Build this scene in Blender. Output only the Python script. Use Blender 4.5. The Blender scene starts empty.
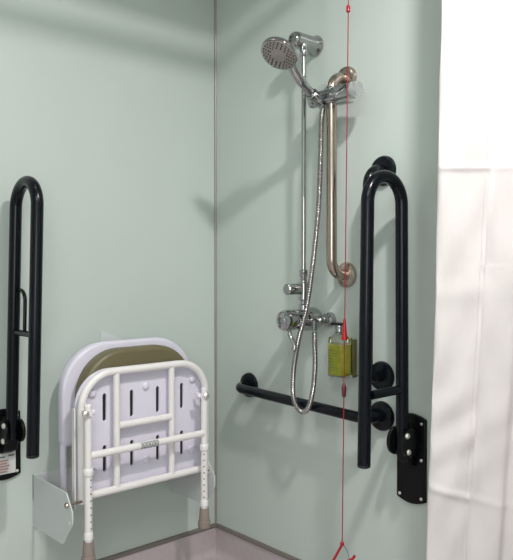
import bpy, bmesh, math, random
from mathutils import Vector, Matrix
random.seed(4)
S = bpy.context.scene
COL = S.collection
PI = math.pi
V = Vector

# ------------------------------------------------------------------ materials
def mat(name, color, rough=0.5, metal=0.0, coat=0.0, spec=0.5, trans=0.0, ior=1.5,
        noise=None, bump=None, coat_rough=0.05):
    m = bpy.data.materials.new(name); m.use_nodes = True
    nt = m.node_tree; N = nt.nodes; L = nt.links
    b = N['Principled BSDF']
    b.inputs['Base Color'].default_value = (*color, 1)
    b.inputs['Roughness'].default_value = rough
    b.inputs['Metallic'].default_value = metal
    b.inputs['Coat Weight'].default_value = coat
    b.inputs['Coat Roughness'].default_value = coat_rough
    b.inputs['Specular IOR Level'].default_value = spec
    b.inputs['Transmission Weight'].default_value = trans
    b.inputs['IOR'].default_value = ior
    tc = N.new('ShaderNodeTexCoord')
    if noise:                                   # (scale, second colour, amount)
        n = N.new('ShaderNodeTexNoise'); n.inputs['Scale'].default_value = noise[0]
        n.inputs['Detail'].default_value = 4
        mx = N.new('ShaderNodeMix'); mx.data_type = 'RGBA'
        mx.inputs['A'].default_value = (*color, 1); mx.inputs['B'].default_value = (*noise[1], 1)
        L.new(tc.outputs['Object'], n.inputs['Vector'])
        L.new(n.outputs['Fac'], mx.inputs['Factor'])
        L.new(mx.outputs['Result'], b.inputs['Base Color'])
    if bump:                                    # (scale, strength, distance)
        n2 = N.new('ShaderNodeTexNoise'); n2.inputs['Scale'].default_value = bump[0]
        n2.inputs['Detail'].default_value = 3
        bp = N.new('ShaderNodeBump'); bp.inputs['Strength'].default_value = bump[1]
        bp.inputs['Distance'].default_value = bump[2]
        L.new(tc.outputs['Object'], n2.inputs['Vector'])
        L.new(n2.outputs['Fac'], bp.inputs['Height'])
        L.new(bp.outputs['Normal'], b.inputs['Normal'])
    return m

M = {}
M['wall'] = mat('mint_wall_panel', (0.515, 0.583, 0.545), rough=0.34, spec=0.3, coat=0.30, coat_rough=0.035,
                noise=(1.3, (0.527, 0.595, 0.557)), bump=(2.2, 0.05, 0.01))
M['vinyl'] = mat('mauve_vinyl', (0.43, 0.37, 0.385), rough=0.25, coat=0.4, coat_rough=0.12, noise=(60, (0.50,0.43,0.45)))
M['cap'] = mat('grey_capping', (0.17, 0.15, 0.135), rough=0.45)
M['cornertrim'] = mat('corner_joint_trim', (0.30, 0.29, 0.26), rough=0.35, metal=0.3)
M['ceiling'] = mat('white_ceiling', (0.75, 0.75, 0.73), rough=0.8, noise=(8, (0.72, 0.72, 0.7)))
M['roomwall'] = mat('painted_wall', (0.50, 0.56, 0.53), rough=0.6, noise=(5, (0.48, 0.54, 0.51)))
M['black'] = mat('black_powder_coat', (0.0022, 0.0035, 0.006), rough=0.24, spec=0.26, coat=0.03, coat_rough=0.1, bump=(180, 0.05, 0.001))
M['blackplate'] = mat('black_plate', (0.003, 0.0035, 0.004), rough=0.4, spec=0.22, bump=(200, 0.1, 0.001))
M['blackplastic'] = mat('black_plastic', (0.01, 0.01, 0.012), rough=0.35)
M['chrome'] = mat('chrome', (0.44, 0.44, 0.445), rough=0.06, metal=1, noise=(20, (0.41,0.41,0.42)))
M['hose'] = mat('hose_metal', (0.36, 0.345, 0.34), rough=0.2, metal=1)
M['steel'] = mat('brushed_steel', (0.50, 0.42, 0.37), rough=0.24, metal=1, noise=(90, (0.42, 0.35, 0.30)))
M['screw'] = mat('screw_metal', (0.75, 0.73, 0.68), rough=0.3, metal=0.8)
M['nozzleface'] = mat('grey_spray_plate', (0.34, 0.31, 0.29), rough=0.35, metal=0.2)
M['nozzle'] = mat('dark_rubber_nozzle', (0.045, 0.04, 0.045), rough=0.6)
M['clear'] = mat('clear_plastic', (0.80, 0.84, 0.83), rough=0.1, trans=0.75, ior=1.3)
M['white'] = mat('white_powder_coat', (0.80, 0.78, 0.77), rough=0.32, coat=0.2, noise=(14, (0.76, 0.74, 0.73)))
M['whiteplate'] = mat('white_plate', (0.60, 0.64, 0.64), rough=0.35, noise=(14, (0.57, 0.61, 0.61)))
M['lilac'] = mat('lilac_white_plastic', (0.72, 0.70, 0.80), rough=0.38, noise=(9, (0.69, 0.67, 0.77)))
M['olive'] = mat('olive_pad', (0.150, 0.130, 0.070), rough=0.42, bump=(150, 0.15, 0.002), noise=(12, (0.135, 0.118, 0.062)))
M['rubber'] = mat('taupe_rubber', (0.26, 0.215, 0.19), rough=0.6, noise=(60, (0.23,0.19,0.165)))
M['dark'] = mat('slot_shade_black', (0.012, 0.012, 0.014), rough=0.7)
M['label'] = mat('label_paper', (0.58, 0.60, 0.58), rough=0.5)
M['labelred'] = mat('label_red_print', (0.48, 0.24, 0.25), rough=0.5)
M['labelgrey'] = mat('label_grey_print', (0.12, 0.13, 0.13), rough=0.5)
M['red'] = mat('red_plastic', (0.36, 0.008, 0.016), rough=0.3)
M['redcord'] = mat('red_cord', (0.30, 0.012, 0.03), rough=0.55)
M['greycord'] = mat('grey_blue_cord', (0.22, 0.25, 0.32), rough=0.6)
M['darkred'] = mat('dark_red_bead', (0.13, 0.02, 0.03), rough=0.35)
M['glass'] = mat('bottle_clear', (0.93, 0.96, 0.90), rough=0.03, trans=1.0, ior=1.35)
M['soap'] = mat('green_soap', (0.95, 0.88, 0.10), rough=0.1, trans=0.45, ior=1.33, noise=(45, (0.42, 0.50, 0.03)))
M['print'] = mat('bottle_print', (0.16, 0.22, 0.03), rough=0.5)
M['olivemetal'] = mat('dark_holder_metal', (0.16, 0.14, 0.06), rough=0.3, metal=0.5)
M['lens'] = mat('light_lens', (0.9, 0.9, 0.88), rough=0.4)

# curtain: woven white fabric, slightly translucent, crumpled
def curtain_mat():
    m = bpy.data.materials.new('white_curtain_fabric'); m.use_nodes = True
    nt = m.node_tree; N = nt.nodes; L = nt.links
    b = N['Principled BSDF']; out = N['Material Output']
    b.inputs['Base Color'].default_value = (0.725, 0.695, 0.685, 1)
    b.inputs['Roughness'].default_value = 0.62
    b.inputs['Specular IOR Level'].default_value = 0.2
    tr = N.new('ShaderNodeBsdfTranslucent'); tr.inputs['Color'].default_value = (0.9, 0.86, 0.85, 1)
    mx = N.new('ShaderNodeMixShader'); mx.inputs[0].default_value = 0.15
    tc = N.new('ShaderNodeTexCoord')
    mp = N.new('ShaderNodeMapping'); mp.inputs['Scale'].default_value = (9, 9, 5)
    n = N.new('ShaderNodeTexNoise'); n.inputs['Scale'].default_value = 1.6
    n.inputs['Detail'].default_value = 5; n.inputs['Distortion'].default_value = 0.8
    bp = N.new('ShaderNodeBump'); bp.inputs['Strength'].default_value = 0.25; bp.inputs['Distance'].default_value = 0.008
    L.new(tc.outputs['Object'], mp.inputs['Vector']); L.new(mp.outputs['Vector'], n.inputs['Vector'])
    L.new(n.outputs['Fac'], bp.inputs['Height']); L.new(bp.outputs['Normal'], b.inputs['Normal'])
    L.new(bp.outputs['Normal'], tr.inputs['Normal'])
    L.new(b.outputs[0], mx.inputs[1]); L.new(tr.outputs[0], mx.inputs[2]); L.new(mx.outputs[0], out.inputs['Surface'])
    return m
M['curtain'] = curtain_mat()

# ------------------------------------------------------------------ mesh builder
class MB:
    def __init__(self): self.v = []; self.f = []; self.m = []
    def face(self, idx, mi=0): self.f.append(tuple(idx)); self.m.append(mi)
    def box(self, a, b, mi=0):
        (x0, y0, z0), (x1, y1, z1) = [tuple(map(fn, a, b)) for fn in (min, max)]
        o = len(self.v)
        self.v += [V(p) for p in ((x0,y0,z0),(x1,y0,z0),(x1,y1,z0),(x0,y1,z0),(x0,y0,z1),(x1,y0,z1),(x1,y1,z1),(x0,y1,z1))]
        for q in ((0,3,2,1),(4,5,6,7),(0,1,5,4),(1,2,6,5),(2,3,7,6),(3,0,4,7)): self.face([o+i for i in q], mi)
        return self
    def tube(self, pts, r, seg=20, mi=0, caps=True, closed=False):
        pts = [V(p) for p in pts]; n = len(pts)
        rr = r if isinstance(r, (list, tuple)) else [r]*n
        t0 = (pts[1]-pts[0]).normalized()
        up = V((0,0,1)) if abs(t0.z) < 0.9 else V((1,0,0))
        nrm = t0.cross(up).normalized(); rings = []; pt = t0
        for i, p in enumerate(pts):
            if closed: t = (pts[(i+1) % n]-pts[i-1]).normalized()
            elif i == 0: t = t0
            elif i == n-1: t = (pts[i]-pts[i-1]).normalized()
            else:
                t = ((pts[i+1]-p).normalized()+(p-pts[i-1]).normalized())
                t = t.normalized() if t.length > 1e-9 else pt
            nrm = (nrm - t*nrm.dot(t)).normalized(); bn = t.cross(nrm); pt = t
            o = len(self.v); rings.append(o)
            for k in range(seg):
                a = 2*PI*k/seg
                self.v.append(p + (nrm*math.cos(a)+bn*math.sin(a))*rr[i])
        m = n if closed else n-1
        for i in range(m):
            a, b = rings[i], rings[(i+1) % n]
            for k in range(seg):
                k2 = (k+1) % seg; self.face((a+k, a+k2, b+k2, b+k), mi)
        if caps and not closed:
            self.face([rings[0]+k for k in range(seg)][::-1], mi); self.face([rings[-1]+k for k in range(seg)], mi)
        return self
    def lathe(self, origin, axis, prof, seg=32, mi=0, caps=True):
        """prof: [(distance along axis, radius)]"""
        o = V(origin); ax = V(axis).normalized()
        up = V((0,0,1)) if abs(ax.z) < 0.9 else V((1,0,0))
        a1 = ax.cross(up).normalized(); a2 = ax.cross(a1)
        rings = []
        for d, r in prof:
            rings.append(len(self.v)); r = max(r, 1e-5)
            for k in range(seg):
                a = 2*PI*k/seg
                self.v.append(o + ax*d + (a1*math.cos(a)+a2*math.sin(a))*r)
        for i in range(len(prof)-1):
            a, b = rings[i], rings[i+1]
            for k in range(seg):
                k2 = (k+1) % seg; self.face((a+k, a+k2, b+k2, b+k), mi)
        if caps:
            self.face([rings[0]+k for k in range(seg)][::-1], mi); self.face([rings[-1]+k for k in range(seg)], mi)
        return self
    def prism(self, outline, fn, d0, d1, mi=0, bev=0.0, steps=3):
        """closed 2-D outline lifted by fn(u,v,d) between d0 and d1, rounded rim of size bev"""
        c = V((sum(p[0] for p in outline)/len(outline), sum(p[1] for p in outline)/len(outline)))
        layers = []
        if bev > 0:
            s = 1 if d1 > d0 else -1
            for j in range(steps+1):
                a = PI/2*j/steps; layers.append((d0+s*bev*(1-math.sin(a)), bev*(1-math.cos(a))))
            layers = layers[::-1]
            top = [(d1-(l[0]-d0), l[1]) for l in layers[::-1]]
            layers += top
        else: layers = [(d0, 0), (d1, 0)]
        n = len(outline); off = inset_normals(outline); rings = []
        for d, ins in layers:
            rings.append(len(self.v))
            for (u, v), nn in zip(outline, off): self.v.append(V(fn(u-nn[0]*ins, v-nn[1]*ins, d)))
        for a, b in zip(rings, rings[1:]):
            for k in range(n):
                k2 = (k+1) % n; self.face((a+k, a+k2, b+k2, b+k), mi)
        self.face([rings[0]+k for k in range(n)][::-1], mi); self.face([rings[-1]+k for k in range(n)], mi)
        return self
    def build(self, name, mats, parent=None, smooth=True, bevel=0, angle=38):
        if not isinstance(mats, (list, tuple)): mats = [mats]
        off = world_loc(parent) if parent else V((0,0,0))
        me = bpy.data.meshes.new(name)
        me.from_pydata([tuple(v-off) for v in self.v], [], self.f)
        for m in mats: me.materials.append(m)
        for p, mi in zip(me.polygons, self.m): p.material_index = mi
        bm = bmesh.new(); bm.from_mesh(me)
        bmesh.ops.recalc_face_normals(bm, faces=bm.faces)
        if bevel:
            es = [e for e in bm.edges if len(e.link_faces) == 2 and e.calc_face_angle(0) > 0.6]
            bmesh.ops.bevel(bm, geom=es, offset=bevel, segments=2, profile=0.6, affect='EDGES', clamp_overlap=True)
        for e in bm.edges:
            if len(e.link_faces) == 2: e.smooth = e.calc_face_angle(0) < math.radians(angle)
        for f in bm.faces: f.smooth = smooth
        bm.to_mesh(me); bm.free()
        o = bpy.data.objects.new(name, me); COL.objects.link(o)
        if parent: o.parent = parent
        return o

def inset_normals(ol):
    n = len(ol); area = sum(ol[i][0]*ol[(i+1) % n][1]-ol[(i+1) % n][0]*ol[i][1] for i in range(n))
    s = 1 if area > 0 else -1; out = []
    for i in range(n):
        p, q, r = V(ol[i-1]), V(ol[i]), V(ol[(i+1) % n])
        a = (q-p).normalized(); b = (r-q).normalized()
        na = V((a.y, -a.x)); nb = V((b.y, -b.x)); m = na+nb
        m = m/max(0.3, m.dot(na)) if m.length > 1e-6 else na
        out.append((m.x*s, m.y*s))
    return out

def world_loc(o):
    l = V((0,0,0))
    while o: l += o.location; o = o.parent
    return l

def thing(name, label, cat, loc, group=None):
    o = bpy.data.objects.new(name, None); COL.objects.link(o); o.location = loc
    o.empty_display_size = 0.05
    o['label'] = label; o['category'] = cat
    if group: o['group'] = group
    return o
def struct(name, mb, m, **k):
    o = mb.build(name, m, **k); o['kind'] = 'structure'; return o

def round_path(pts, rad, steps=8):
    """polyline with filleted corners; rad = one radius or list per inner corner"""
    pts = [V(p) for p in pts]; out = [pts[0]]
    for i in range(1, len(pts)-1):
        r = rad[i-1] if isinstance(rad, (list, tuple)) else rad
        p = pts[i]; a = (pts[i-1]-p).normalized(); b = (pts[i+1]-p).normalized()
        ang = a.angle(b); 
        if ang > PI-0.02: out.append(p); continue
        d = r/math.tan(ang/2); bis = (a+b).normalized(); c = p+bis*(r/math.sin(ang/2))
        s = (p+a*d)-c; e = (p+b*d)-c; tot = s.angle(e)
        for k in range(steps+1):
            t = k/steps
            out.append(c+(s*math.sin((1-t)*tot)+e*math.sin(t*tot))/math.sin(tot))
    out.append(pts[-1]); return out
def spline(pts, n=12):
    pts = [V(p) for p in pts]; P = [2*pts[0]-pts[1]]+pts+[2*pts[-1]-pts[-2]]; out = []
    for i in range(1, len(P)-2):
        a, b, c, d = P[i-1:i+3]
        for k in range(n):
            t = k/n
            out.append(0.5*((2*b)+(c-a)*t+(2*a-5*b+4*c-d)*t*t+(3*b-a-3*c+d)*t**3))
    out.append(pts[-1]); return out
def rrect(u0, v0, u1, v1, rtl, rbl=0.01, steps=8):
    """outline, big radius on the two top corners (v1), small on the bottom"""
    o = []
    for cx, cy, r, a0 in ((u1-rbl, v0+rbl, rbl, -90), (u1-rtl, v1-rtl, rtl, 0), (u0+rtl, v1-rtl, rtl, 90), (u0+rbl, v0+rbl, rbl, 180)):
        for k in range(steps+1):
            a = math.radians(a0+90*k/steps); o.append((cx+r*math.cos(a), cy+r*math.sin(a)))
    return o

# ------------------------------------------------------------------ room shell
RX, RY, RZ = 3.1, -2.8, 2.45
struct('floor', MB().box((-0.1, RY-0.1, -0.1), (RX+0.1, 0.1, 0)), M['vinyl'])
struct('ceiling', MB().box((-0.1, RY-0.1, RZ), (RX+0.1, 0.1, RZ+0.1)), M['ceiling'])
struct('wall_left', MB().box((-0.1, RY-0.1, 0), (0, 0.1, RZ)), M['wall'])
struct('wall_back', MB().box((0, 0, 0), (RX+0.1, 0.1, RZ)), M['wall'])
struct('wall_right', MB().box((RX, RY, 0), (RX+0.1, 0, RZ)), M['roomwall'])
struct('wall_front', MB().box((0, RY-0.1, 0), (RX+0.1, RY, RZ)), M['roomwall'])

# coved vinyl skirting (flat upstand, curved foot) and its capping strip
def cove(axis):
    prof = [(0.0, 0.0), (0.0, 0.116), (0.004, 0.116)]
    R = 0.035
    for k in range(9):
        a = PI+PI/2*k/8
        prof.append((0.004+R+R*math.cos(a), 0.004+R+R*math.sin(a)))
    prof.append((0.05, 0.0)); mb = MB(); n = len(prof)
    for s in (0, 1):
        for (d, z) in prof:
            if axis == 'left': mb.v.append(V((d, (RY if s else -d), z)))
            else: mb.v.append(V(((RX if s else d), -d, z)))
    for k in range(n):
        k2 = (k+1) % n; mb.face((k, k2, n+k2, n+k))
    mb.face(range(n)); mb.face(range(2*n-1, n-1, -1))
    return mb
struct('baseboard_left', cove('left'), M['vinyl'])
struct('baseboard_back', cove('back'), M['vinyl'])
def capstrip(axis):
    mb = MB(); pr = [(0, 0.113), (0.007, 0.113), (0.009, 0.117), (0.006, 0.127), (0.0, 0.128)]; n = len(pr)
    for s in (0, 1):
        for d, z in pr:
            mb.v.append(V((d, RY if s else -d, z)) if axis == 'left' else V((RX if s else d, -d, z)))
    for k in range(n): mb.face((k, (k+1) % n, n+(k+1) % n, n+k))
    mb.face(range(n)); mb.face(range(2*n-1, n-1, -1)); return mb
struct('trim_1', capstrip('left'), M['cap'])
struct('trim_2', capstrip('back'), M['cap'])
# vertical joint strip in the corner of the wall panels
mb = MB()
mb.prism([(0, 0), (0.007, 0), (0.0065, -0.003), (0.003, -0.0065), (0, -0.007)], lambda u, v, d: (u, v, d), 0.12, RZ)
struct('trim_3', mb, M['cornertrim'])
# unseen header added to cut off key light high on walls; carries curtain rail
HX = 1.13
struct('trim_4', MB().box((HX-0.03, -1.75, 2.29), (HX+0.03, 0, RZ)), M['ceiling'], bevel=0.004)

# ------------------------------------------------------------------ grab rails
def flange(mb_list, parent, p, axis, r, m, name='wall_flange'):
    mb = MB().lathe(p, axis, [(0, r), (0.004, r), (0.011, r*0.93), (0.014, r*0.80), (0.015, r*0.5)], 36)
    return mb.build(name, m, parent)
def grab_rail(name, label, p0, p1, m, off=0.072, r=0.0165, fr=0.040, group=None):
    """rail on the back wall between two flanges p0, p1 (x,z)"""
    t = thing(name, label, 'grab rail', ((p0[0]+p1[0])/2, 0, (p0[1]+p1[1])/2), group)
    a = V((p0[0], -0.010, p0[1])); b = V((p1[0], -0.010, p1[1]))
    o = V((0, -off+0.010, 0))
    path = round_path([a, a+o, b+o, b], 0.048, 10)
    MB().tube(path, r, 24).build('rail_tube', m, t)
    for p in (p0, p1): flange(None, t, (p[0], 0, p[1]), (0, -1, 0), fr, m)
    return t
grab_rail('grab_rail', 'horizontal black grab rail low on the wall under the shower valve', (0.198, 0.687), (0.800, 0.670), M['black'], fr=0.045)
grab_rail('grab_rail', 'vertical black grab rail on the wall behind the folded-up hairpin support rail', (0.803, 1.403), (0.800, 0.790), M['black'], fr=0.045)
grab_rail('grab_rail', 'vertical brushed steel grab rail that holds the shower head clamp', (0.658, 1.702), (0.660, 1.092), M['steel'], r=0.0165)

# ------------------------------------------------------------------ hinged hairpin support rails
def support_rail(side, label):
    # local frame: c = coordinate along the wall, s = stand-off, z up
    left = side == 'left'
    W = (lambda c, s, z: (s, c, z)) if left else (lambda c, s, z: (c, -s, z))
    nx = (1, 0, 0) if left else (0, -1, 0)
    c0 = -0.827 if left else 0.912
    cl = -0.807 if left else 0.905            # where the loop stands at its top
    plate_c = (-0.884, -0.781) if left else (0.862, 0.960)
    t = thing('hinged_support_rail', label, 'support rail', W(c0, 0, 0.58))
    z0, z1 = (0.466, 0.684) if left else (0.436, 0.696)
    # mounting plate, with the arched top and bottom of the photographed one
    a, b = min(plate_c), max(plate_c); w = b-a; ol = []
    for k in range(13):
        u = k/12; ol.append((a+w*u, z0+0.020*(1-math.sin(PI*(0.12+0.76*u)))))
    for k in range(13):
        u = 1-k/12; ol.append((a+w*u, z1-0.020*(1-math.sin(PI*(0.12+0.76*u)))))
    pl = MB().prism(ol, lambda u, v, d: W(u, d, v), 0.0, 0.012, bev=0.003).build('mounting_plate', M['blackplate'], t)
    for c in (a+0.012, b-0.012):
        for z in (z0+0.022, (z0+z1)/2+0.002, z1-0.024):
            MB().lathe(W(c, 0.012, z), nx, [(0, 0.0048), (0.002, 0.0046), (0.0035, 0.003)], 14).build('screw', M['screw'], pl)
    # hinge knuckle: two cheeks beside the tube, with pins
    hz = 0.622; cr_ = 0.035 if left else 0.040
    for dc in (-0.026, 0.026):
        ol = []
        for k in range(24):
            an = 2*PI*k/24; ol.append((0.052+0.034*math.cos(an)*(1.0 if math.cos(an) > 0 else 1.05), hz+cr_*math.sin(an)))
        MB().prism(ol, lambda u, v, d: W(c0+dc+d, u, v), -0.005, 0.005, bev=0.002).build('hinge_cheek', M['blackplate'], t)
    mb = MB().prism([(0.010, hz-0.075), (0.045, hz-0.060), (0.060, hz-0.03), (0.060, hz+0.03), (0.010, hz+0.045)],
                    lambda u, v, d: W(c0+d, u, v), -0.020, 0.020, bev=0.003)
    mb.build('hinge_block', M['blackplate'], t)
    for dz, ds in ((0.024, 0.072), (-0.022, 0.066)):
        sg = 1 if not left else -1
        q = W(c0+sg*0.030, ds, hz+dz); ax = V(W(sg, 0, 0))
        MB().lathe(q, ax, [(0, 0.0085), (0.003, 0.0085), (0.006, 0.006)], 16).build('hinge_pin', M['screw'], t)
    # hairpin loop: near leg at s=.052, outer leg at s=.20
    zt = 1.366; s0, s1 = 0.052, 0.200
    cb = c0
    path = round_path([W(cb, s0, 0.60), W(cl, s0, zt), W(cl, s1, zt), W(cb-(0.0 if left else 0.018), s1, 0.578)], [0.0735, 0.0735], 14)
    MB().tube(path, 0.0180, 24).build('hairpin_tube', M['black'], t)
    # cap on the open end of the outer leg
    MB().lathe(W(cb-(0.0 if left else 0.018), s1, 0.578), (0, 0, -1), [(-0.004, 0.0184), (0.003, 0.0180), (0.006, 0.012)], 24).build('end_cap', M['blackplastic'], t)
    zc = 0.922 if left else 0.771
    cc = cl+(cb-cl)*(zt-zc)/(zt-0.6)
    MB().tube([W(cc, s0+0.01, zc), W(cc, s1-0.01, zc)], 0.0125 if not left else 0.009, 16).build('cross_bar', M['black'], t)
    return t, W, c0
support_rail('right', 'tall black hairpin support rail folded up on the right wall beside the curtain')
t, W, c0 = support_rail('left', 'tall black hairpin support rail folded up at the left edge of the photo')
# toilet-roll arm of the left rail
MB().tube(round_path([W(-0.8115, 0.058, 1.048), W(-0.8115, 0.122, 1.048), W(-0.8145, 0.122, 0.925)], 0.033, 8), 0.0055, 14).build('roll_holder_arm', M['black'], t)
# sticker on the lower part of its plate
lb = MB().box(W(-0.8765, 0.0122, 0.485), W(-0.7985, 0.0135, 0.552)).build('sticker', M['label'], t)
lb['label'] = 'white sticker with rows of red and grey print'
mb = MB()
for k, z in enumerate((0.4925, 0.501, 0.5095, 0.518, 0.5265)):
    mb.box(W(-0.873, 0.0133, z-0.0022), W(-0.826+0.004*((k*7) % 3), 0.0140, z+0.0022), 0)
mb.box(W(-0.822, 0.0133, 0.538), W(-0.803, 0.0140, 0.543), 1)
mb.box(W(-0.873, 0.0133, 0.536), W(-0.832, 0.0140, 0.540), 1)
mb.build('sticker_print', [M['labelred'], M['labelgrey']], lb, smooth=False)

# ------------------------------------------------------------------ folding shower seat on the left wall
st = thing('folding_shower_seat', 'white tubular wall-mounted shower seat folded up with an olive pad and slotted board', 'shower seat', (0, -0.46, 0.38))
YZ = lambda x: (lambda u, v, d: (d, u, v))
fYZ = lambda u, v, d: (d, u, v)
# wall tray: back plate with two shaped side plates
wt = MB().box((0.0, -0.738, 0.385), (0.004, -0.212, 0.462)).build('wall_bracket', M['whiteplate'], st)
for y in (-0.736, -0.214):
    ol = [(0.0, 0.298), (0.196, 0.300), (0.208, 0.304), (0.258, 0.368), (0.262, 0.378), (0.262, 0.410), (0.225,0.458), (0.0, 0.462)]
    MB().prism(ol, lambda u, v, d: (u, y+d, v), -0.002, 0.002).build('side_plate', M['whiteplate'], st)
for y, sg in ((-0.739, -1), (-0.211, 1)):
    MB().lathe((0.234, y, 0.424), (0, sg, 0), [(0, 0.009), (0.003, 0.009), (0.007, 0.006)], 8).build('pivot_bolt', M['steel'], st)
MB().lathe((0.247, -0.738, 0.376), (0, -1, 0), [(0, 0.004), (0.003, 0.003)], 8).build('stop_screw', M['screw'], st)
for ya, yb in ((-0.735, -0.690), (-0.230, -0.215)): MB().tube([(0.230, ya, 0.424), (0.230, yb, 0.424)], 0.0045, 14).build('pivot_pin', M['steel'], st)
MB().box((0.0, -0.735, 0.400), (0.012, -0.715, 0.300)).build('wall_strip', M['whiteplate'], st)
# backrest shell
ol = rrect(-0.684, 0.555, -0.183, 0.874, 0.155, 0.02, 12)
MB().prism(ol, fYZ, 0.060, 0.098, bev=0.010).build('backrest_shell', M['lilac'], st)
for y in (-0.674, -0.195):
    MB().tube([(0.082, y, 0.40), (0.082, y, 0.565)], 0.0115, 16).build('backrest_post', M['lilac'], st)
MB().prism([(-0.50, 0.83), (-0.50, 0.900), (-0.494, 0.900), (-0.42, 0.872), (-0.42, 0.83)], fYZ, 0.0, 0.006).build('wall_hook', M['whiteplate'], st)
for y in (-0.52, -0.35): MB().tube([(0.0, y, 0.80), (0.062, y, 0.80)], 0.010, 12).build('backrest_stay', M['whiteplate'], st)
# olive seat pad
ol = rrect(-0.660, 0.455, -0.240, 0.858, 0.145, 0.03, 12)
MB().prism(ol, fYZ, 0.118, 0.178, bev=0.016, steps=5).build('seat_pad', M['olive'], st)
# slotted seat board (real slots cut through it)
def seat_board():
    cu = bpy.data.curves.new('seat_board', 'CURVE'); cu.dimensions = '2D'; cu.fill_mode = 'BOTH'
    cu.extrude = 0.003; cu.bevel_depth = 0.0015; cu.bevel_resolution = 1
    def sp(ol):
        s = cu.splines.new('POLY'); s.points.add(len(ol)-1); s.use_cyclic_u = True
        for p, (u, v) in zip(s.points, ol): p.co = (u, v, 0, 1)
    sp(rrect(-0.692, 0.414, -0.207, 0.803, 0.112, 0.015, 12))
    for y in (-0.594, -0.497, -0.399, -0.303):
        for z0, z1 in ((0.642, 0.728), (0.486, 0.568)):
            ol = []
            for cz, a0 in ((z1-0.0066, 0), (z0+0.0066, 180)):
                for k in range(7):
                    a = math.radians(a0+180*k/6); ol.append((y+0.0078*math.cos(a), cz+0.0078*math.sin(a)))
            sp(ol)
    tmp = bpy.data.objects.new('seat_board', cu); COL.objects.link(tmp)
    dg = bpy.context.evaluated_depsgraph_get()
    me = bpy.data.meshes.new_from_object(tmp.evaluated_get(dg)); bpy.data.objects.remove(tmp); bpy.data.curves.remove(cu)
    off = world_loc(st)
    for v in me.vertices:
        y, z, d = v.co; v.co = (0.1925+d-off.x, y-off.y, z-off.z)
    me.materials.clear(); me.materials.append(M['lilac'])
    o = bpy.data.objects.new('seat_board', me); COL.objects.link(o); o.parent = st
    return o
bd = seat_board()
MB().box((0.1795, -0.62, 0.47), (0.1870, -0.28, 0.745)).build('slot_shade_sheet', M['dark'], st)  # black sheet standing in for the shade seen through the slots
for y, z in ((-0.637, 0.733), (-0.447, 0.735), (-0.262, 0.738), (-0.637, 0.497), (-0.444, 0.497), (-0.264, 0.497)):
    MB().lathe((0.1960, y, z), (1, 0, 0), [(0, 0.0125), (0.007, 0.0120), (0.011, 0.008), (0.012, 0.003)], 18).build('rubber_bump', M['lilac'], bd)
# tubular frame of the seat
FX = 0.222; r = 0.0118
MB().tube(round_path([(FX, -0.686, 0.415), (FX, -0.686, 0.797), (FX, -0.223, 0.797), (FX, -0.223, 0.415)], 0.105, 12), r, 20).build('seat_frame', M['white'], st)
MB().tube([(FX, -0.684, 0.433), (FX, -0.232, 0.433)], r, 20).build('frame_bar', M['white'], st)
for y in (-0.567, -0.362):
    MB().tube([(FX, y, 0.433), (FX, y, 0.790)], 0.0105, 20).build('frame_bar', M['white'], st)
MB().tube([(FX, -0.560, 0.628), (FX, -0.366, 0.628)], 0.0115, 20).build('frame_bar', M['white'], st)
# slim link arms outside the frame
for y in (-0.7065, -0.2105):
    MB().prism(rrect(0.205, 0.40, 0.221, 0.70, 0.007, 0.007, 4), lambda u, v, d: (u, y+d, v), -0.0018, 0.0018).build('link_arm', M['white'], st)
# telescopic legs
LX = 0.262
for y in (-0.686, -0.259):
    lg = MB().tube([(LX, y, 0.50), (LX, y, 0.712)], 0.0108, 20).lathe((LX, y, 0.712), (0, 0, 1), [(0, 0.0108), (0.005, 0.007)], 20).build('leg', M['white'], st)
    lo = MB().tube([(LX, y, 0.305), (LX, y, 0.51)], 0.0116, 20)
    for k in range(9):
        z = 0.352+k*0.0205
        ax = V((0.78, -0.35 if y < -0.5 else -0.62, 0)).normalized() if y > -0.5 else V((0.97, 0.22, 0)).normalized()
        lo.lathe(V((LX, y, z))+ax*0.0112, ax, [(0, 0.0026), (0.0009, 0.0026)], 8, mi=1)
    lo.build('lower_tube', [M['white'], M['labelgrey']], lg)
    MB().lathe((LX, y, 0.506), (0, 0, 1), [(0, 0.0135), (0.003, 0.0152), (0.018, 0.0152), (0.022, 0.0125)], 20).build('collar', M['white'], lg)
    MB().lathe((LX, y, 0.320), (0, 0, 1), [(0, 0.0135), (0.018, 0.0135), (0.021, 0.0118)], 20).build('ferrule', M['white'], lg)
    MB().lathe((LX, y, 0.248), (0, 0, 1), [(0, 0.0195), (0.002, 0.0212), (0.020, 0.0208), (0.022, 0.0182), (0.064, 0.0148), (0.066, 0.0138), (0.058, 0.0118)], 24).build('rubber_foot', M['rubber'], lg)
MB().tube([(LX, -0.680, 0.564), (LX, -0.264, 0.564)], 0.0112, 20).build('leg_cross_bar', M['white'], st)
for y, a in ((-0.686, -1), (-0.259, 1)):
    MB().tube([(FX, y, 0.690), (LX+0.018, y, 0.690)], 0.006, 12).build('leg_pivot', M['white'], st)
    MB().lathe((LX+0.009, y-0.012 if a < 0 else y, 0.690), (1, 0, 0), [(0, 0.0115), (0.006, 0.0115), (0.010, 0.007)], 8).build('pivot_bolt', M['screw'], st)
    MB().lathe((LX-0.010, y+0.018*(-a), 0.690), (1, 0, 0), [(0, 0.009), (0.012, 0.009), (0.016, 0.005)], 12).build('pivot_spacer', M['lilac'], st)
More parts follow.
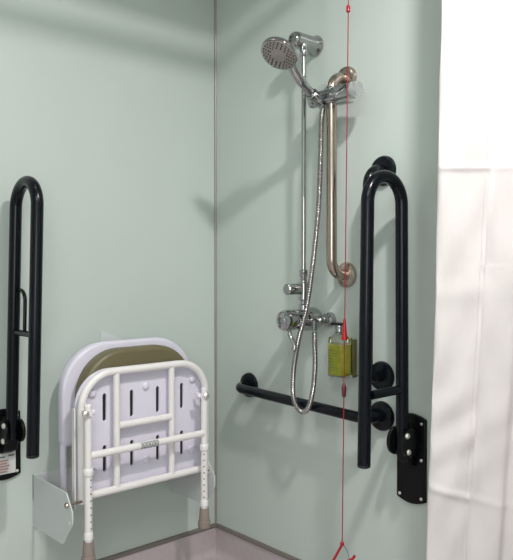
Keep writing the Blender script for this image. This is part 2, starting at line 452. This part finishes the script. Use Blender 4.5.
# sticker wrapped round the bar between the legs
sk = MB()
seg = 10; a0, a1 = -1.1, 1.25
for y in (-0.512, -0.445):
    for k in range(seg+1):
        a = a0+(a1-a0)*k/seg; sk.v.append(V((LX+0.0117*math.cos(a), y, 0.564+0.0117*math.sin(a))))
for k in range(seg): sk.face((k, k+1, seg+2+k, seg+1+k), 0)
random.seed(3)
for rw, a in enumerate((-0.75, -0.35, 0.05, 0.45, 0.85)):
    y = -0.509
    while y < -0.451:
        w = random.uniform(0.004, 0.012)
        o = len(sk.v)
        for yy in (y, min(y+w, -0.447)):
            for aa in (a-0.11, a+0.11): sk.v.append(V((LX+0.0121*math.cos(aa), yy, 0.564+0.0121*math.sin(aa))))
        sk.face((o, o+1, o+3, o+2), 1); y += w+0.003
sk.build('sticker', [M['label'], M['labelgrey']], st)

# ------------------------------------------------------------------ shower mixer, riser and top outlet
SX = 0.546; SS = 0.078
mx = thing('shower_mixer', 'chrome bar shower valve with tall thin riser pipe and top wall elbow', 'shower valve', (SX, 0, 0.95))
Y = (0, -1, 0)
# top wall elbow
MB().lathe((SX-0.019, 0, 1.836), Y, [(0, 0.032), (0.004, 0.0335), (0.010, 0.0325), (0.016, 0.0275), (0.03, 0.0265), (0.092, 0.0265), (0.103, 0.0245), (0.110, 0.019), (0.1105, 0.0145), (0.105, 0.013), (0.105, 0.002)], 36).build('wall_elbow', M['chrome'], mx)
MB().lathe((SX, -SS, 1.838), (0, 0, -1), [(0.015, 0.012), (0.034, 0.012), (0.037, 0.0135), (0.052, 0.0125), (0.056, 0.009)], 24).build('pipe_nut', M['chrome'], mx)
MB().tube([(SX, -SS, 1.81), (SX, -SS, 1.07)], 0.0078, 20).build('riser_pipe', M['chrome'], mx)
# column on top of the valve with the side knob
MB().lathe((SX, -SS, 0.965), (0, 0, 1), [(0, 0.017), (0.030, 0.016), (0.034, 0.012), (0.045, 0.012), (0.048, 0.0165), (0.100, 0.0165), (0.104, 0.012), (0.118, 0.011), (0.122, 0.0135), (0.140, 0.0135), (0.144, 0.009)], 28).build('valve_column', M['chrome'], mx)
kn = MB().lathe((SX, -SS, 1.047), (0, -1, 0), [(0.010, 0.011), (0.022, 0.011), (0.024, 0.0180), (0.074, 0.0175), (0.077, 0.0145)], 28)
kn.build('diverter_knob', M['chrome'], mx)
# valve body
MB().lathe((SX, 0, 0.950), Y, [(0.010, 0.020), (0.024, 0.034), (0.036, 0.038), (0.070, 0.038), (0.084, 0.034), (0.088, 0.0315), (0.116, 0.0315)], 40).build('valve_body', M['chrome'], mx)
hd = MB().lathe((SX, 0, 0.950), Y, [(0.118, 0.0315), (0.122, 0.0335), (0.160, 0.0335), (0.168, 0.031), (0.170, 0.027), (0.167, 0.025), (0.169, 0.012), (0.172, 0.009), (0.172, 0.001)], 40).build('temperature_knob', M['chrome'], mx)
# lever hanging below the knob
pts = [(SX+0.002, -0.142, 0.918), (SX+0.005, -0.144, 0.905), (SX+0.014, -0.142, 0.888), (SX+0.022, -0.140, 0.868), (SX+0.018, -0.143, 0.856)]
MB().tube(spline(pts, 5), [0.006]*3+[0.0065]*4+[0.0075]*10+[0.0085]*3+[0.006], 14).build('lever', M['chrome'], hd)
# right-hand wall inlet
MB().lathe((0.592, 0, 0.948), Y, [(0, 0.024), (0.005, 0.0245), (0.018, 0.0215), (0.022, 0.014), (0.034, 0.014), (0.038, 0.011)], 30).build('wall_inlet', M['chrome'], mx)
MB().tube(round_path([(0.592, -0.025, 0.948), (0.592, -0.052, 0.948), (0.556, -0.052, 0.948)], 0.016, 6), 0.0095, 18).build('inlet_elbow', M['chrome'], mx)
MB().lathe((0.596, -0.080, 0.918), (0, 0, 1), [(0, 0.0085), (0.018, 0.010), (0.032, 0.010)], 20).tube([(0.596, -0.080, 0.946), (0.560, -0.060, 0.952)], 0.010, 16).build('hose_outlet', M['chrome'], mx)

# clamp on the steel rail
HZ = 1.640
ch = thing('handset_clamp', 'chrome clamp across the steel grab rail holding the shower handset', 'shower holder', (0.658, -0.072, HZ))
MB().tube([(0.580, -0.080, HZ-0.004), (0.584, -0.080, HZ-0.004), (0.634, -0.080, HZ-0.003), (0.735, -0.080, HZ)], [0.019, 0.0235, 0.0235, 0.019], 24).build('clamp_bar', M['chrome'], ch)
MB().lathe((0.658, -0.072, HZ-0.024), (0, 0, 1), [(0, 0.0205), (0.003, 0.0235), (0.045, 0.0235), (0.048, 0.0205)], 30).build('clamp_sleeve', M['chrome'], ch)
MB().prism([(0.690, HZ-0.021), (0.742, HZ-0.021), (0.746, HZ-0.016), (0.746, HZ+0.014), (0.742, HZ+0.019), (0.690, HZ+0.019)], lambda u, v, d: (u, d, v), -0.100, -0.056, bev=0.004).build('clamp_block', M['chrome'], ch)
MB().box((0.684, -0.098, HZ-0.034), (0.738, -0.062, HZ-0.030)).build('clamp_lip', M['chrome'], ch, bevel=0.001)
MB().lathe((0.745, -0.078, HZ), (1, 0, 0), [(0, 0.020), (0.004, 0.0235), (0.024, 0.0235), (0.030, 0.020), (0.031, 0.010)], 28).build('clamp_knob', M['clear'], ch)
hb = V((0.636, -0.114, 1.624)); hh = V((0.642, -0.279, 1.727))     # foot and head of the handset
hdir = (hh-hb).normalized()
MB().lathe(hb-hdir*0.006, hdir, [(0, 0.0175), (0.003, 0.0195), (0.034, 0.0205), (0.037, 0.018)], 28).build('cradle', M['chrome'], ch)
MB().tube([hb+hdir*0.012+V((0.0, 0.006, 0.0)), (0.612, -0.080, HZ-0.004)], 0.014, 16).build('cradle_neck', M['chrome'], ch)

# handset
hs = thing('shower_handset', 'round chrome hand shower tilted down in its clamp, spray face to the left', 'shower head', tuple(hb))
fn = (0.45*V((0.744, -0.668, 0))-0.36*V((0.668, 0.744, 0))-V((0, 0, 0.81))).normalized()
neck = hh - fn*0.022 - hdir*0.040
MB().tube(spline([hb-hdir*0.018, hb+hdir*0.03, hb+hdir*0.08, hb+hdir*0.125-fn*0.008, neck, hh-fn*0.020-hdir*0.01], 6), [0.0095]*3+[0.0135]*9+[0.0155]*12+[0.0175]*5+[0.012, 0.008], 24).build('handle', M['chrome'], hs)
MB().lathe(hb-hdir*0.036, hdir, [(0, 0.0085), (0.002, 0.0105), (0.016, 0.0105), (0.018, 0.0095)], 6).build('hose_nut', M['chrome'], hs)
MB().lathe(hh-fn*0.030, fn, [(0, 0.004), (0.001, 0.016), (0.006, 0.032), (0.014, 0.049), (0.020, 0.0555), (0.026, 0.0570), (0.031, 0.0555), (0.032, 0.0530)], 48).build('head_shell', M['chrome'], hs)
fc = MB().lathe(hh-fn*0.030, fn, [(0.0305, 0.0530), (0.033, 0.050), (0.0335, 0.022), (0.0350, 0.020), (0.0355, 0.001)], 48, caps=False)
a1 = fn.cross(V((0, 0, 1))).normalized(); a2 = fn.cross(a1)
for n, rr in ((24, 0.0465), (20, 0.0390), (16, 0.032), (12, 0.0260)):
    for k in range(n):
        a = 2*PI*(k+(0.5 if n in (20, 12) else 0))/n
        p = hh+fn*0.0030+(a1*math.cos(a)+a2*math.sin(a))*rr
        fc.lathe(p, fn, [(0, 0.0023), (0.0022, 0.0018)], 6, mi=1)
fp = fc.build('spray_plate', [M['nozzleface'], M['nozzle']], hs)
MB().tube([hh-fn*0.006+hdir*(-0.030)+a1*0.043*(-1 if a1.x > 0 else 1), hh+fn*0.004+hdir*(-0.036)+a1*0.049*(-1 if a1.x > 0 else 1)], 0.0035, 10).build('spray_lever', M['chrome'], hs)

# hose
hp = [tuple(hb-hdir*0.034), (0.640, -0.098, 1.555), (0.640, -0.102, 1.44), (0.630, -0.102, 1.27), (0.592, -0.104, 1.02), (0.566, -0.122, 0.885),
      (0.534, -0.110, 0.79), (0.527, -0.106, 0.715), (0.539, -0.103, 0.676), (0.566, -0.102, 0.660), (0.594, -0.102, 0.680), (0.610, -0.100, 0.74), (0.606, -0.088, 0.81), (0.598, -0.082, 0.88), (0.596, -0.080, 0.914)]
# riser of the hose keeps in front of the valve body, the black rail is behind the loop
sp_ = spline(hp, 90)
L_ = 0; pts = [sp_[0]]; acc = 0; step = 0.0011
for a, b in zip(sp_, sp_[1:]):
    d = (b-a).length
    while acc+d >= step:
        t_ = (step-acc)/d; a = a+(b-a)*t_; pts.append(a); d = (b-a).length; acc = 0
    acc += d
rad = [0.0080+0.0012*math.cos(2*PI*i/7.0) for i in range(len(pts))]
hs2 = MB().tube(pts, rad, 12).build('shower_hose', M['hose'], angle=80)
hs2['label'] = 'ribbed metal shower hose looping down from the handset below the valve'; hs2['category'] = 'hose'

# ------------------------------------------------------------------ soap bottle and its wall holder
BX, BY = 0.675, -0.052
so = thing('soap_bottle', 'clear pump bottle of yellow-green liquid soap on the wall beside the shower valve', 'soap bottle', (BX, BY, 0.784))
def rsq(hw, hd, rr, n=5):
    o = []
    for cx, cy, a0 in ((hw-rr, hd-rr, 0), (-hw+rr, hd-rr, 90), (-hw+rr, -hd+rr, 180), (hw-rr, -hd+rr, 270)):
        for k in range(n+1):
            a = math.radians(a0+90*k/n); o.append((cx+rr*math.cos(a), cy+rr*math.sin(a)))
    return o
def loft(mb, secs, mi=0):
    rings = []
    for hw, hd, rr, z in secs:
        rings.append(len(mb.v)); ol = rsq(hw, hd, rr); n = len(ol)
        for u, v in ol: mb.v.append(V((BX+u, BY+v, z)))
    for a, b in zip(rings, rings[1:]):
        for k in range(n): mb.face((a+k, a+(k+1) % n, b+(k+1) % n, b+k), mi)
    mb.face([rings[0]+k for k in range(n)][::-1], mi); mb.face([rings[-1]+k for k in range(n)], mi)
    return mb
loft(MB(), [(0.030, 0.025, 0.018, 0.784), (0.0335, 0.0285, 0.021, 0.787), (0.0338, 0.0288, 0.022, 0.888), (0.030, 0.025, 0.013, 0.899), (0.016, 0.016, 0.0155, 0.907), (0.0135, 0.0135, 0.0133, 0.912)]).build('bottle', M['glass'], so)
loft(MB(), [(0.030, 0.025, 0.018, 0.7865), (0.0325, 0.0275, 0.020, 0.789), (0.0328, 0.0278, 0.021, 0.880)]).build('liquid', M['soap'], so)
MB().lathe((BX, BY, 0.908), (0, 0, 1), [(0, 0.0135), (0.002, 0.0155), (0.007, 0.0155), (0.009, 0.0125), (0.028, 0.0125), (0.030, 0.011)], 28).build('pump_collar', M['chrome'], so)
MB().prism([(-0.034, -0.007), (-0.034, 0.007), (-0.008, 0.012), (0.010, 0.012), (0.014, 0.0), (0.010, -0.012), (-0.008, -0.012)], lambda u, v, d: (BX+u*0.9, BY+v, d), 0.9370, 0.9455, bev=0.0015).build('pump_nozzle', M['blackplastic'], so)
mb = MB()
random.seed(9)
for zz in [0.802+0.0085*i for i in range(8)]:
    x = BX-0.020
    while x < BX+0.010:
        w = random.uniform(0.002, 0.006); h = random.choice((0.0012, 0.0018, 0.0026))
        mb.box((x, BY-0.0290, zz-h), (min(x+w, BX+0.012), BY-0.0294, zz+h)); x += w+0.002
mb.build('bottle_print', M['print'], so, smooth=False)
sh = thing('soap_holder', 'small chrome wall holder clasping the soap bottle', 'holder', (BX, 0, 0.78))
MB().box((BX-0.028, -0.006, 0.775), (BX+0.008, 0, 0.895)).build('back_plate', M['olivemetal'], sh, bevel=0.002)
MB().box((BX+0.0355, -0.034, 0.778), (BX+0.0385, -0.016, 0.895)).build('side_arm', M['olivemetal'], sh, bevel=0.001)
MB().box((BX-0.028, -0.074, 0.7795), (BX+0.0385, 0.0, 0.7835)).build('shelf', M['clear'], sh, bevel=0.001)
for dx in (-0.022, 0.026):
    MB().lathe((BX+dx, -0.060, 0.7795), (0, 0, -1), [(0, 0.005), (0.010, 0.005), (0.012, 0.003)], 12).build('peg', M['clear'], sh)

# ------------------------------------------------------------------ red alarm cord
cx, cy = 0.790, -0.150
cz0 = 0.305
cd = thing('alarm_pull_cord', 'thin red emergency pull cord hanging from the ceiling to a triangle handle', 'pull cord', (cx-0.014, cy, cz0))
bot = V((0.7735, -0.150, 0.317)); top = V((0.798, -0.150, RZ-0.03))
at = lambda z: bot+(top-bot)*((z-bot.z)/(top.z-bot.z))
MB().tube([at(0.317), at(1.2), at(2.42)], 0.0015, 8).build('cord', M['redcord'], cd)
MB().lathe((top.x, top.y, RZ), (0, 0, -1), [(0, 0.042), (0.022, 0.042), (0.030, 0.034), (0.032, 0.006)], 28).build('ceiling_switch', M['white'], cd)
MB().lathe(at(1.838), (0, 0, 1), [(0, 0.003), (0.003, 0.0058), (0.017, 0.0058), (0.021, 0.003)], 14).build('cord_bead', M['red'], cd)
MB().lathe(at(0.906), (0, 0, 1), [(0, 0.004), (0.002, 0.0095), (0.007, 0.0100), (0.012, 0.008), (0.045, 0.0050), (0.062, 0.0035), (0.064, 0.001)], 18).build('cone_toggle', M['red'], cd)
MB().lathe(at(0.742), (0, 0, 1), [(0, 0.003), (0.004, 0.006), (0.018, 0.0065), (0.026, 0.0075), (0.036, 0.005), (0.040, 0.002)], 14).build('lower_bead', M['darkred'], cd)
# triangle handle, swinging with its flat towards the camera
R3 = V((0.668, 0.744, 0)); U3 = V((0, 0, 1))
A = bot+U3*(-0.002); B = bot-R3*0.042-U3*0.082; Cc = bot+R3*0.036-U3*0.046
MB().tube([A+R3*0.001, A+(B-A)*0.5, B], 0.0038, 12).tube([B, B+R3*0.006-U3*0.004, Cc-R3*0.018-U3*0.006, Cc-R3*0.006, Cc+R3*0.001+U3*0.010], 0.0042, 12).lathe(A+U3*(-0.006), (0, 0, 1), [(0, 0.003), (0.003, 0.0062), (0.010, 0.0058), (0.014, 0.002)], 12).build('triangle_handle', M['red'], cd)
MB().tube(spline([A, A+R3*0.010-U3*0.012, A+R3*0.018-U3*0.032, Cc-R3*0.016-U3*0.004], 5), 0.0014, 8).build('handle_string', M['greycord'], cd)

# ------------------------------------------------------------------ shower curtain
def curtain():
    mb = MB(); zs = [0.03+(2.23-0.03)*k/420 for k in range(421)]
    rows = []
    rnd = random.Random(7)
    ph = [rnd.uniform(0, 6.28) for _ in range(12)]
    for z in zs:
        t = (1.12-z)                                     # + below eye height
        lean = 0.020*max(-1.2, min(1.3, t)) + 0.018*max(0, t-0.2)
        hem = 0.042*t + (0.004 if t > 0 else 0)
        # plan of the cloth: free edge (hem) -> left fold -> back to the right and on in folds
        fl = V((1.139-lean, -0.226))
        r2 = V((0.668, 0.744)); n2 = V((0.744, -0.668))   # across and towards the room
        e = fl+r2*(0.112-hem*0.6)+n2*0.011
        P = [e, e-r2*0.03-n2*0.001, fl+r2*0.045+n2*0.007, fl+r2*0.012+n2*0.004, fl-r2*0.001-n2*0.004, fl+r2*0.006-n2*0.013,
             fl+r2*0.05-n2*0.010, e+r2*0.003-n2*0.009, e+r2*0.028-n2*0.006, e+r2*0.075-n2*0.002, e+r2*0.115-n2*0.010, V((1.42, -0.07)), V((1.50, -0.12)), V((1.50, -0.24)), V((1.52, -0.33)),
             V((1.57, -0.36)), V((1.60, -0.30)), V((1.61, -0.20)), V((1.64, -0.12)), V((1.68, -0.22)), V((1.66, -0.36))]
        P3 = [V((p.x, p.y, z)) for p in P]
        row = spline(P3, 9)
        out = []
        for i, p in enumerate(row):
            s = i/len(row)*14
            w = 0.0022*math.sin(z*7+s*1.7+ph[0])+0.0018*math.sin(z*19-s*2.3+ph[1])+0.0012*math.sin(z*31+s*3.1+ph[2])
            # crease across the front panel (a packing fold) and the slanted one low down
            front = 1.0 if i < 36 else 0.35
            across = (p.xy-fl).dot(r2)
            w += front*0.0045*math.exp(-((z-(1.355))/0.007)**2)
            w += front*0.0042*math.exp(-((z-(0.578-0.25*(across)))/0.010)**2)
            w += front*0.003*math.exp(-((z-(1.05+0.1*across))/0.03)**2)
            w += front*0.0026*math.sin((z*42-across*40)+2*math.sin(z*9))*math.exp(-((z-0.72)/0.16)**2)
            q = p+V((n2.x, n2.y, 0))*w
            q.z = z
            out.append(q)
        rows.append(out)
    n = len(rows[0])
    for r_ in rows: mb.v += r_
    for j in range(len(rows)-1):
        for i in range(n-1): mb.face((j*n+i, j*n+i+1, (j+1)*n+i+1, (j+1)*n+i))
    return mb, rows
cu = thing('shower_curtain', 'white fabric shower curtain hanging bunched at the right edge', 'curtain', (1.25, -0.2, 0.03))
mb, rows = curtain()
fab = mb.build('curtain_fabric', M['curtain'], cu, angle=180)
# stitched hem along the free edge
mb = MB()
for j in range(0, len(rows)-1):
    a = rows[j][3]; b = rows[j+1][3]; n3 = V((0.744, -0.668, 0))*0.0012
    if j % 2 == 0: mb.tube([a+n3, a.lerp(b, 0.62)+n3], 0.0009, 5)
mb.build('hem_stitching', M['curtain'], cu)
# curtain rail under the header with rings
cr = thing('curtain_rail', 'white curtain rail above the shower carrying the curtain', 'curtain rail', (HX, 0, 2.26))
MB().tube([(HX+0.05, -0.0, 2.265), (HX+0.05, -1.70, 2.265)], 0.011, 16).build('rail_tube', M['white'], cr)
for y in (-0.3, -1.0, -1.68):
    MB().box((HX+0.0295, y-0.01, 2.255), (HX+0.05, y+0.01, 2.302)).build('rail_bracket', M['white'], cr)
for k in range(7):
    y = -0.05-0.055*k
    pts = [(HX+0.05+0.028*math.cos(a), y, 2.255+0.028*math.sin(a)) for a in [2*PI*i/20 for i in range(20)]]
    MB().tube(pts, 0.002, 6, closed=True).build('curtain_ring', M['chrome'], cu)
    
# ------------------------------------------------------------------ lights
def area(name, loc, size, power, color=(1, 1, 1), target=None, shape='DISK'):
    l = bpy.data.lights.new(name, 'AREA'); l.shape = shape; l.size = size; l.energy = power; l.color = color
    o = bpy.data.objects.new(name, l); COL.objects.link(o); o.location = loc
    d = (V(target)-V(loc)) if target else V((0, 0, -1))
    o.rotation_euler = d.to_track_quat('-Z', 'Y').to_euler()
    return o
KEY = (1.68, -0.70, 2.425)
area('key_downlight', KEY, 0.115, 33, (1.0, 0.945, 0.935))
area('room_fill', (2.2, -2.0, 2.43), 0.9, 27, (0.97, 1.0, 0.97), shape='SQUARE')  # added soft fill under the ceiling, no actual fitting
area('low_fill', (2.85, -2.35, 1.25), 0.8, 11, (1.0, 0.97, 0.97), target=(0, -0.2, 0.6), shape='SQUARE')  # added fill behind the camera to brighten the lower walls and skirting
area('shower_downlight', (0.55, -0.95, 2.425), 0.25, 1.2, (0.95, 1.0, 0.98))
def downlight(x, y, label):
    t = thing('ceiling_downlight', label, 'light', (x, y, RZ))
    MB().lathe((x, y, RZ), (0, 0, -1), [(0, 0.062), (0.006, 0.060), (0.010, 0.052), (0.004, 0.046)], 32).build('bezel', M['white'], t)
downlight(KEY[0], KEY[1], 'round white ceiling downlight outside the shower near the curtain')

w = bpy.data.worlds.new('world'); S.world = w; w.use_nodes = True
w.node_tree.nodes['Background'].inputs[0].default_value = (0.8, 0.9, 0.9, 1)
w.node_tree.nodes['Background'].inputs[1].default_value = 0.3

# ------------------------------------------------------------------ camera
cam = bpy.data.cameras.new('camera'); co = bpy.data.objects.new('camera', cam); COL.objects.link(co)
AZ = math.radians(138.1); P = math.radians(1.15)
co.location = (2.1056, -1.6788, 1.12)
d = V((math.cos(AZ)*math.cos(P), math.sin(AZ)*math.cos(P), -math.sin(P)))
co.rotation_euler = d.to_track_quat('-Z', 'Y').to_euler()
cam.sensor_fit = 'HORIZONTAL'; cam.sensor_width = 36; cam.lens = 36*700/513
cam.clip_start = 0.02
S.camera = co
S.view_settings.view_transform = 'Standard'
S.view_settings.look = 'None'
S.view_settings.exposure = 0
